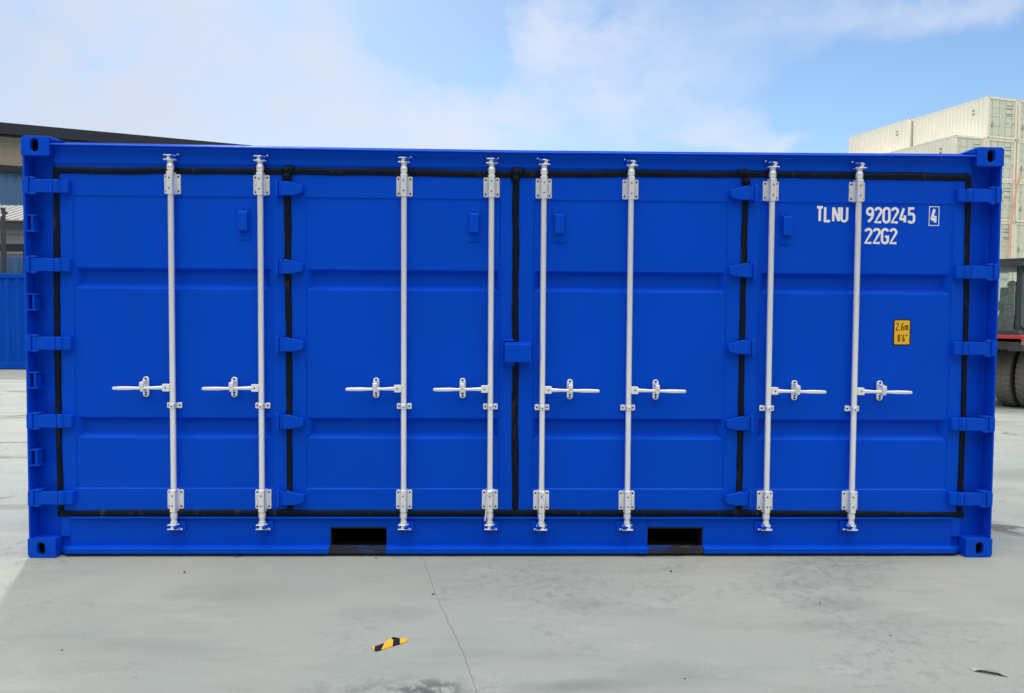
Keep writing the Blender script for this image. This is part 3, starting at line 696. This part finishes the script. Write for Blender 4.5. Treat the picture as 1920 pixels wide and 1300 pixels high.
# ------------------------------------------------------------------ cream container stack at the right
TH = R(16); ux = Vector((cos(TH), sin(TH), 0)); uy = Vector((-sin(TH), cos(TH), 0))      # across the ends, along the length
corner = at(1853, 180, 44.0)
sc_ = (5*2.6+2.591-CAM.z)/(corner.z-CAM.z); corner = CAM+(corner-CAM)*sc_
def cream_container(name, cw, ch, clen, body, doorm, label, cat):
    r_ = empty(name, label, cat)
    m = MB()
    for x in (0, cw-.16):
        for y in (0, clen-.16): m.box(x, x+.16, y, y+.16, .10, ch-.10)
    m.box(.16, cw-.16, .02, .12, ch-.14, ch-.01); m.box(.16, cw-.16, .02, .14, .01, .16)
    m.box(.16, cw-.16, clen-.12, clen-.02, ch-.12, ch-.01); m.box(.16, cw-.16, clen-.12, clen-.02, .01, .16)
    for x in (.01, cw-.07): m.box(x, x+.06, .16, clen-.16, ch-.08, ch-.01); m.box(x, x+.06, .16, clen-.16, .01, .16)
    m.build('frame', body, r_)
    for x in (0, cw-.17):
        for y in (-.006, clen-.164):
            for z in (0, ch-.11):
                m = MB(); m.box(x-.003, x+.173, y, y+.17, z, z+.11); m.k = 1
                if y < 0: m.box(x+.06, x+.11, y-.004, y, z+.02, z+.09)
                m.build('corner_casting', [body, DARK], r_)
    m = MB()
    for sx_ in (0, 1):
        P = corrugated(.16, clen-.16, .020, .004, .28)
        m.prism([((.012+p[1]) if not sx_ else (cw-.012-p[1]), p[0]) for p in P], .15, ch-.08, 'z')
    m.box(.07, cw-.07, clen-.06, clen-.05, .16, ch-.1); m.k = 1
    for s2 in (0, 1):
        for z in (ch-.72, ch-.95):
            m.box(*((-.004, .010) if not s2 else (cw-.010, cw+.004)), 1.0, 1.14, z, z+.10)
    m.build('side_wall', [body, GREYRAIL], r_)
    m = MB(); m.box(.06, cw-.06, .1, clen-.1, ch-.06, ch-.045); m.build('roof', body, r_)
    for k_ in (0, 1):
        x0, x1 = (.165, cw/2-.006) if k_ == 0 else (cw/2+.006, cw-.165)
        m = MB(); m.box(x0, x1, .055, .09, .17, ch-.15)
        hh = (ch-.32)/4
        for q in range(4): m.box(x0+.06, x1-.06, .040, .056, .22+q*hh, .22+q*hh+hh*.72)
        m.k = 1                                             # rows of stencilled data, smudges at this distance
        if k_ == 1:
            for z in (ch-.50, ch-.68, ch-1.02, ch-1.12): m.box(x0+.30, x1-.18, .036, .040, z, z+.045)
        else: m.box(x0+.2, x0+.36, .036, .040, ch-1.9, ch-1.6)
        m.k = 2; m.box(x0, x1, .050, .056, .158, .17)
        dd = m.build('door', [doorm, GREYRAIL, DARK], r_)
        for xr in (x0+.27, x1-.22):
            b_ = MB().tube([(xr, .02, .06), (xr, .02, ch-.04)], .020, 8)
            b_.box(xr-.06, xr+.06, .016, .036, ch-.33, ch-.23); b_.box(xr-.06, xr+.06, .016, .036, .2, .3); b_.box(xr-.04, xr+.3 if k_ else xr+.04, .0, .02, 1.02, 1.06)
            b_.build('lock_rod', ZINC, dd)
    return r_
proto = cream_container('stacked_container', 2.438, 2.591, 5.95, CREAM, CREAM_DOOR, None, 'shipping container')
TN = ['ground', 'second', 'third', 'fourth', 'fifth', 'topmost']
first = True
for cname, off, tiers in (('rightmost column', 2.438+.10, 6), ('tall middle column', 0, 6), ('shorter left column', -2.438-.12, 5)):
    for row in (0, 1):
        if row == 1 and off > 1: continue
        for t in range(tiers):
            o = proto if first else copy_tree(proto); first = False
            sh = -.28 if row else 0
            p = corner + ux*(off+sh+random.uniform(-.015, .015)) + uy*(row*(5.95+.10)+random.uniform(-.02, .02))
            o.location = (p.x, p.y, t*2.6+.002); o.rotation_euler = (0, 0, TH)
            tn = 'topmost' if t == tiers-1 else TN[t]+(' level' if t == 0 else ' from the ground')
            tag(o, ('cream container, %s, in the %s row of the %s' % (tn, 'back' if row else 'front', cname)), 'shipping container', 'cream shipping containers stacked at the right')
# pink strap hanging down the stack
m = MB(); pts = []
for px, py in ((1913, 322), (1909, 345), (1903, 370), (1899, 400), (1895, 430), (1892, 460), (1889, 490)):
    p = at(px, py, corner.y+.3); pts.append(p)
w = .065
m.add([q for p in pts for q in ((p.x-w, p.y, p.z), (p.x+w, p.y, p.z), (p.x+w, p.y+.02, p.z), (p.x-w, p.y+.02, p.z))],
      [f for i in range(len(pts)-1) for f in ((4*i, 4*i+1, 4*i+5, 4*i+4), (4*i+1, 4*i+2, 4*i+6, 4*i+5), (4*i+2, 4*i+3, 4*i+7, 4*i+6), (4*i+3, 4*i, 4*i+4, 4*i+7))])
tag(m.build('strap', STRAP), 'long faded pink strap hanging down the front of the cream container stack', 'strap')

# ------------------------------------------------------------------ yard tractor at the right edge
tractor = empty('yard_truck', 'dark yard truck with a red stripe and dual tyres, half hidden behind the blue container', 'truck')
gb = Vector((9.17, 8.30, 0)); aa = Vector((.6, -.8, 0)); ll = Vector((.8, .6, 0))      # outward side, along the vehicle
tractor.location = gb; tractor.rotation_euler = (0, 0, math.atan2(.6, .8))              # local x along, local -y outward
RW = .53
def wheel(px_, py_):
    m = MB(); n = 44; prof = [(-.125, RW-.10), (-.125, RW-.035), (-.105, RW-.008), (.105, RW-.008), (.125, RW-.035), (.125, RW-.10), (.125, .29), (-.125, .29)]
    vs = []; 
    for i in range(n):
        a = 2*pi*i/n
        for (y, r_) in prof: vs.append((r_*cos(a), y, r_*sin(a)))
    k = len(prof); m.add(vs, [(i*k+j, i*k+(j+1) % k, ((i+1) % n)*k+(j+1) % k, ((i+1) % n)*k+j) for i in range(n) for j in range(k)])
    for i in range(36):       # tread lugs, staggered
        for s_ in (-1, 1):
            a = 2*pi*(i+(.5 if s_ > 0 else 0))/36
            vs = []
            for (y, rr_) in ((s_*.128, RW-.05), (s_*.122, RW-.004), (s_*.112, RW), (s_*.012, RW), (s_*.012, RW-.02), (s_*.112, RW-.03)):
                for da in (-.055, .055): vs.append((rr_*cos(a+da+(.05 if abs(y) < .05 else 0)), y, rr_*sin(a+da+(.05 if abs(y) < .05 else 0))))
            m.add(vs, [(2*q, 2*q+1, 2*q+3, 2*q+2) for q in range(5)]+[(0, 2, 4, 6, 8, 10), (1, 3, 5, 7, 9, 11)])
    r_ = empty('wheel'); r_.parent = tractor; r_.location = (px_, py_, RW)
    m.build('tyre', TYRE, r_)
    m = MB(); m.tube([(0, -.07, 0), (0, -.03, 0), (0, .10, 0)], [.28, .295, .295], 28); m.tube([(0, -.13, 0), (0, -.07, 0)], .10, 16)
    for q in range(8): m.tube([(.17*cos(q*pi/4), -.085, .17*sin(q*pi/4)), (.17*cos(q*pi/4), -.068, .17*sin(q*pi/4))], .018, 6)
    m.build('rim', GREYRAIL, r_)
    return r_
w0 = wheel(0, 0)
for (a_, b_) in ((0, .33), (0, 1.75), (0, 2.08), (3.1, .05), (3.1, 2.0)):
    c = w0.copy(); COL.objects.link(c); c.location = (a_, b_, RW)
    for ch in list(w0.children): d = ch.copy(); COL.objects.link(d); d.parent = c
m = MB()
m.box(-.92, 3.9, .10, 1.95, 1.02, 1.16)
m.box(-.96, 3.95, -.10, .10, 1.00, 1.15); m.box(-.96, 3.95, 1.95, 2.15, 1.00, 1.15); m.box(-.2, 3.8, .55, 1.50, .55, 1.02)
m.box(-.1, .1, .2, 1.9, .45, .62); m.box(3.0, 3.2, .2, 1.9, .45, .62)
m.build('chassis', CHASSIS, tractor, bevel=.01)
m = MB(); m.box(-.97, 3.96, -.115, -.100, 1.155, 1.205); m.box(-.97, 3.96, -.115, 2.16, 1.205, 1.265); m.build('side_stripe', RED, tractor, bevel=.006)
m = MB(); m.box(-.972, 3.962, -.12, -.101, 1.10, 1.152); m.build('side_rail', GREYRAIL, tractor, bevel=.006)
# cab: posts, roof, glass, door sill
cab = empty('cab'); cab.parent = tractor; cab.location = (-.30, 0, 0)
m = MB(); Z0, Z1 = 1.266, 2.40
for (x, y, w__) in ((-.55, -.05, .15), (.42, -.05, .10), (1.10, -.05, .085), (-.62, 1.25, .085), (1.10, 1.25, .085), (.42, 1.25, .085)): m.box(x, x+w__, y, y+.085, Z0, Z1)
m.prism([(-.62, Z0+.16), (-.40, Z0+.12), (.20, Z0+.50), (1.10, Z0+.66), (1.10, Z0+.58), (.30, Z0+.40), (-.30, Z0+.04)], -.075, -.047, 'y')
m.box(-.62, -.10, -.10, .30, Z1+.07, Z1+.13); m.box(-.50, -.30, -.12, -.06, Z1-.10, Z1+.04)
m.box(-.66, 1.22, -.08, 1.36, Z1, Z1+.07); m.box(-.62, 1.185, -.052, 1.337, Z0, Z0+.08)
m.prism([(-.54, Z0+.08), (1.10, Z0+.08), (1.10, Z0+.62), (.40, Z0+.50), (-.2, Z0+.12)], -.046, -.010, 'y')
for x in (-.5, .0, .5): m.tube([(x, .2, Z1+.07), (x, .2, Z1+.12), (x+.15, .2, Z1+.13)], .02, 8)
m.build('cab_frame', CABM, cab, bevel=.008)
m = MB(); m.box(-.399, .419, -.02, -.012, Z0+.081, Z1-.001); m.box(.521, 1.099, -.02, -.012, Z0+.60, Z1-.001); m.box(-.60, -.592, .036, 1.249, Z0+.081, Z1-.001); m.box(-.534, 1.099, 1.29, 1.298, Z0+.081, Z1-.001)
m.build('window', GLASS, cab)
m = MB(); m.box(.68, 1.08, .35, .85, Z0, Z0+.18); m.prism([(.99, Z0+.18), (1.08, Z0+.18), (1.10, Z0+.85), (1.02, Z0+.85)], .36, .84, 'y'); m.build('seat', BLACK, cab, bevel=.03)
m = MB(); m.tube([(.42, .6, Z0+.08), (.52, .6, Z0+.46)], .02, 8)
m.tube([(.52+.17*sin(a)*.4, .6+.17*cos(a), Z0+.48+.17*sin(a)*.3) for a in [2*pi*i/16 for i in range(17)]], .013, 6); m.build('steering_wheel', BLACK, cab)
m = MB(); m.box(1.5, 3.6, .25, 1.75, 1.16, 1.62); m.prism([(1.25, 1.35), (1.5, 1.35), (3.4, 1.95), (3.4, 2.1), (1.25, 1.52)], .7, 1.1, 'y'); m.build('engine_hood', CHASSIS, tractor, bevel=.04)
m = MB(); m.tube([(-.965, 1.85, 1.08), (-.99, 1.85, 1.08)], .06, 14); m.build('headlight', LAMPW, tractor)

# the driver: one continuous skinned figure seated in the cab
def person():
    V = []; E = []; RR = []
    def v(p, r_, par=None):
        V.append(p); RR.append(r_); i = len(V)-1
        if par is not None: E.append((par, i))
        return i
    pel = v((0, 0, .08), .15); ch_ = v((.06, 0, .34), .16, pel); nk0 = v((.05, 0, .52), .11, ch_); nk = v((.03, 0, .60), .055, nk0); h1 = v((.01, 0, .68), .085, nk); h2 = v((0, 0, .78), .095, h1); v((.0, 0, .85), .06, h2)
    for s_ in (-1, 1):
        sh = v((.05, s_*.20, .50), .065, nk0); elb = v((-.10, s_*.26, .26), .045, sh); wr = v((-.34, s_*.15, .30), .032, elb); v((-.42, s_*.13, .31), .03, wr)
        hp = v((-.04, s_*.10, .05), .09, pel); kn = v((-.46, s_*.13, .08), .065, hp); an = v((-.52, s_*.13, -.28), .04, kn); v((-.66, s_*.13, -.31), .035, an)
    me = bpy.data.meshes.new('person'); me.from_pydata(V, E, []); me.materials.append(SHIRT)
    o = bpy.data.objects.new('tmp', me); COL.objects.link(o)
    md = o.modifiers.new('skin', 'SKIN'); 
    for i, r_ in enumerate(RR): me.skin_vertices[0].data[i].radius = (r_, r_)
    me.skin_vertices[0].data[0].use_root = True
    o.modifiers.new('sub', 'SUBSURF').levels = 2
    dg = bpy.context.evaluated_depsgraph_get(); dg.update(); me2 = bpy.data.meshes.new_from_object(o.evaluated_get(dg)); bpy.data.objects.remove(o)
    me2.name = 'person'; me2.materials.clear()
    for k_ in (SHIRT, SKIN, CHASSIS): me2.materials.append(k_)
    for p in me2.polygons:
        c = p.center; p.use_smooth = True
        p.material_index = 1 if (c.z > .585 or (c.x < -.33 and c.z > .25)) else (2 if c.z < .15 else 0)
    for v_ in me2.vertices:                                    # nose and chin
        c = v_.co
        if c.z > .66 and c.x < -.05: v_.co.x -= .022*max(0, 1-abs(c.y)/.03)*max(0, 1-abs(c.z-.75)/.04)
    o = bpy.data.objects.new('person', me2); COL.objects.link(o)
    return o
drv = person(); q = gb+ll*.62-aa*.60; drv.location = (q.x, q.y, Z0+.20); drv.scale = (.82, .82, .86); drv.rotation_euler = (0, 0, math.atan2(.6, .8))
tag(drv, 'driver in pale green seated inside the dark truck cab, seen through its window', 'person')
m = MB(); n = 10; vs = []
for i in range(6):
    e = -.2+i*.33
    for j in range(n): a = 2*pi*j/n; vs.append((.108*cos(e)*cos(a)+.012, .100*cos(e)*sin(a), .795+.098*sin(e)))
m.add(vs, [(i*n+j, i*n+(j+1) % n, (i+1)*n+(j+1) % n, (i+1)*n+j) for i in range(5) for j in range(n)]+[tuple(range(50, 60))]); m.build('hair', HAIR, drv)

# ------------------------------------------------------------------ left background
# second blue container
bc = empty('shipping_container', 'plain blue corrugated shipping container standing behind the left end of the foreground one', 'shipping container', loc=(-17.2, 16.3, .002))
m = MB(); LB = 6.058
for x in (0, LB-.15):
    m.box(x, x+.15, .0, .15, .11, 2.48); m.box(x, x+.15, 2.28, 2.43, .11, 2.48)
m.box(.15, LB-.15, .01, .08, 2.47, 2.585); m.box(.15, LB-.15, .01, .10, .02, .20); m.box(.15, LB-.15, 2.33, 2.42, 2.47, 2.585); m.box(.15, LB-.15, 2.33, 2.42, .02, .20)
m.build('frame', BLUE_FAR, bc, bevel=.006)
for x in (-.004, LB-.166):
    for y in (-.006, 2.27):
        for z in (0, 2.481): m = MB(); m.box(x, x+.17, y, y+.165, z, z+.112); m.build('corner_casting', BLUE_FAR, bc, bevel=.01)
m = MB(); m.prism([(p[0], .03+p[1]) for p in corrugated(.15, LB-.15, .05, .004, .29)], .20, 2.47, 'z'); m.prism([(p[0], 2.41-p[1]) for p in corrugated(.15, LB-.15, .05, .004, .29)], .20, 2.47, 'z')
for x in (.02, LB-.03): m.box(x, x+.01, .15, 2.28, .15, 2.48)
m.build('side_wall', BLUE_FAR, bc)
m = MB(); m.box(.1, LB-.1, .08, 2.33, 2.54, 2.56); m.build('roof', BLUE_FAR, bc)
m = MB(); m.prism(rrect(LB-1.9, LB-1.82, 2.22, 2.38, .01), .018, .028, 'y'); m.build('vent', BLUE_FAR, bc)

# the warehouse
p0 = at(0, 231, 40); wdir = Vector((.921, .390, 0)).normalized(); wn = Vector((.390, -.921, 0))
ware = empty('warehouse', 'long warehouse with a dark roof edge above tan and blue cladding at the left', 'building', loc=(p0.x, p0.y, 0), rz=math.atan2(wdir.y, wdir.x))
zr = p0.z
m = MB()
m.prism([(p[0], .45-p[1]) for p in corrugated(-22, 34, -.05, .02, .42)], zr-2.30, zr-.62, 'z'); m.build('upper_wall', TAN, ware)
m = MB(); m.prism([(p[0], .45-p[1]) for p in corrugated(-22, 34, -.05, .02, .42)], .0, zr-2.68, 'z'); m.box(-22, -21.9, .5, 30, 0, zr-.7); m.box(33.9, 34, .5, 30, 0, zr-.7); m.build('lower_wall', BLUECLAD, ware)
m = MB(); m.box(-22.1, 34.1, .25, .60, zr-2.68, zr-2.30); m.build('gutter_beam', FASCIA, ware)
m = MB(); m.box(-22.6, 34.6, -.25, 0, zr-.62, zr); m.box(-22.6, 34.6, 0, .5, zr-.66, zr-.50); m.build('fascia', FASCIA, ware)
m = MB(); m.prism([(0, zr-.5), (0, zr-.1), (15, zr+.5), (30.5, zr-.1), (30.5, zr-.5)], -22.6, 34.6, 'x'); m.build('roof', SHEDWALL, ware)
# the small shed, fence, beam and floodlight
shed = empty('shed', 'low grey shed with a pale sheet roof in front of the blue warehouse wall', 'shed', loc=(-24.5, 25.0, 0))
m = MB(); za, zb = 4.95, 5.85
m.prism([(-.4, za), (-.4, za+.06), (2.4, zb+.06), (2.4, zb)], 0, 9.3, 'x'); m.prism([(2.4, zb), (2.4, zb+.06), (5.2, za+.06), (5.2, za)], 0, 9.3, 'x')
for i in range(30): m.tube([(.15+i*.3, -.40, za+.07), (.15+i*.3, 2.4, zb+.07)], .025, 6)
m.build('roof', SHEDROOF, shed)
m = MB(); m.box(.2, 9.1, 0, 4.8, 0, za)
m.prism([(.05, za+.004), (2.4, zb-.02), (4.75, za+.004)], .22, 9.08, 'x')
for i in range(6): m.box(.2, 9.1, -.03, 0, 2.6+i*.38, 2.6+i*.38+.17)
m.build('wall', SHEDWALL, shed)
m = MB(); m.prism([(p[0], p[1]) for p in corrugated(0, 12, .06, .01, .3)], 0, 3.42, 'z'); m.box(0, 12, -.06, -.01, 2.7, 2.85)
tag(m.build('sheet_fence', BLUECLAD, loc=(-24, 21.5, 0)), 'blue corrugated sheet fence showing above the second blue container', 'fence')
bm_ = empty('pipe_rack', 'dark horizontal beam on posts crossing in front of the grey shed', 'rack', loc=(-22, 20.2, 0))
m = MB(); m.box(0, 9.5, 0, .25, 3.50, 3.72); m.build('beam', FASCIA, bm_)
for x in (1.0, 6.85): m = MB(); m.box(x, x+.16, .03, .19, 0, 3.5); m.prism([(x, 3.5), (x+.16, 3.5), (x+.30, 2.6), (x+.18, 2.6)], .06, .16, 'y'); m.build('post', FASCIA, bm_)
pl = at(9, 588, 19.4); lp = empty('floodlight_pole', 'slim dark pole carrying a white floodlight panel at the far left edge', 'light pole', loc=(pl.x, 19.4, 0))
m = MB(); m.tube([(0, 0, 0), (0, 0, 4.75)], .07, 12); m.box(-.16, .12, -.04, .04, 4.55, 4.63); m.build('pole', POLE, lp)
m = MB()
Q = [(-.30, 4.95), (-.08, 4.90), (.02, 4.48), (-.20, 4.50)]
m.prism(Q, -.10, -.02, 'y'); m.k = 1
for i in range(1, 4): t = i/4; m.prism([(-.30+.10*t-.0, 4.95-.45*t-.012), (-.08+.10*t, 4.90-.42*t-.012), (-.08+.10*t, 4.90-.42*t+.012), (-.30+.10*t, 4.95-.45*t+.012)], -.106, -.10, 'y')
m.build('floodlight', [LAMPW, POLE], lp)
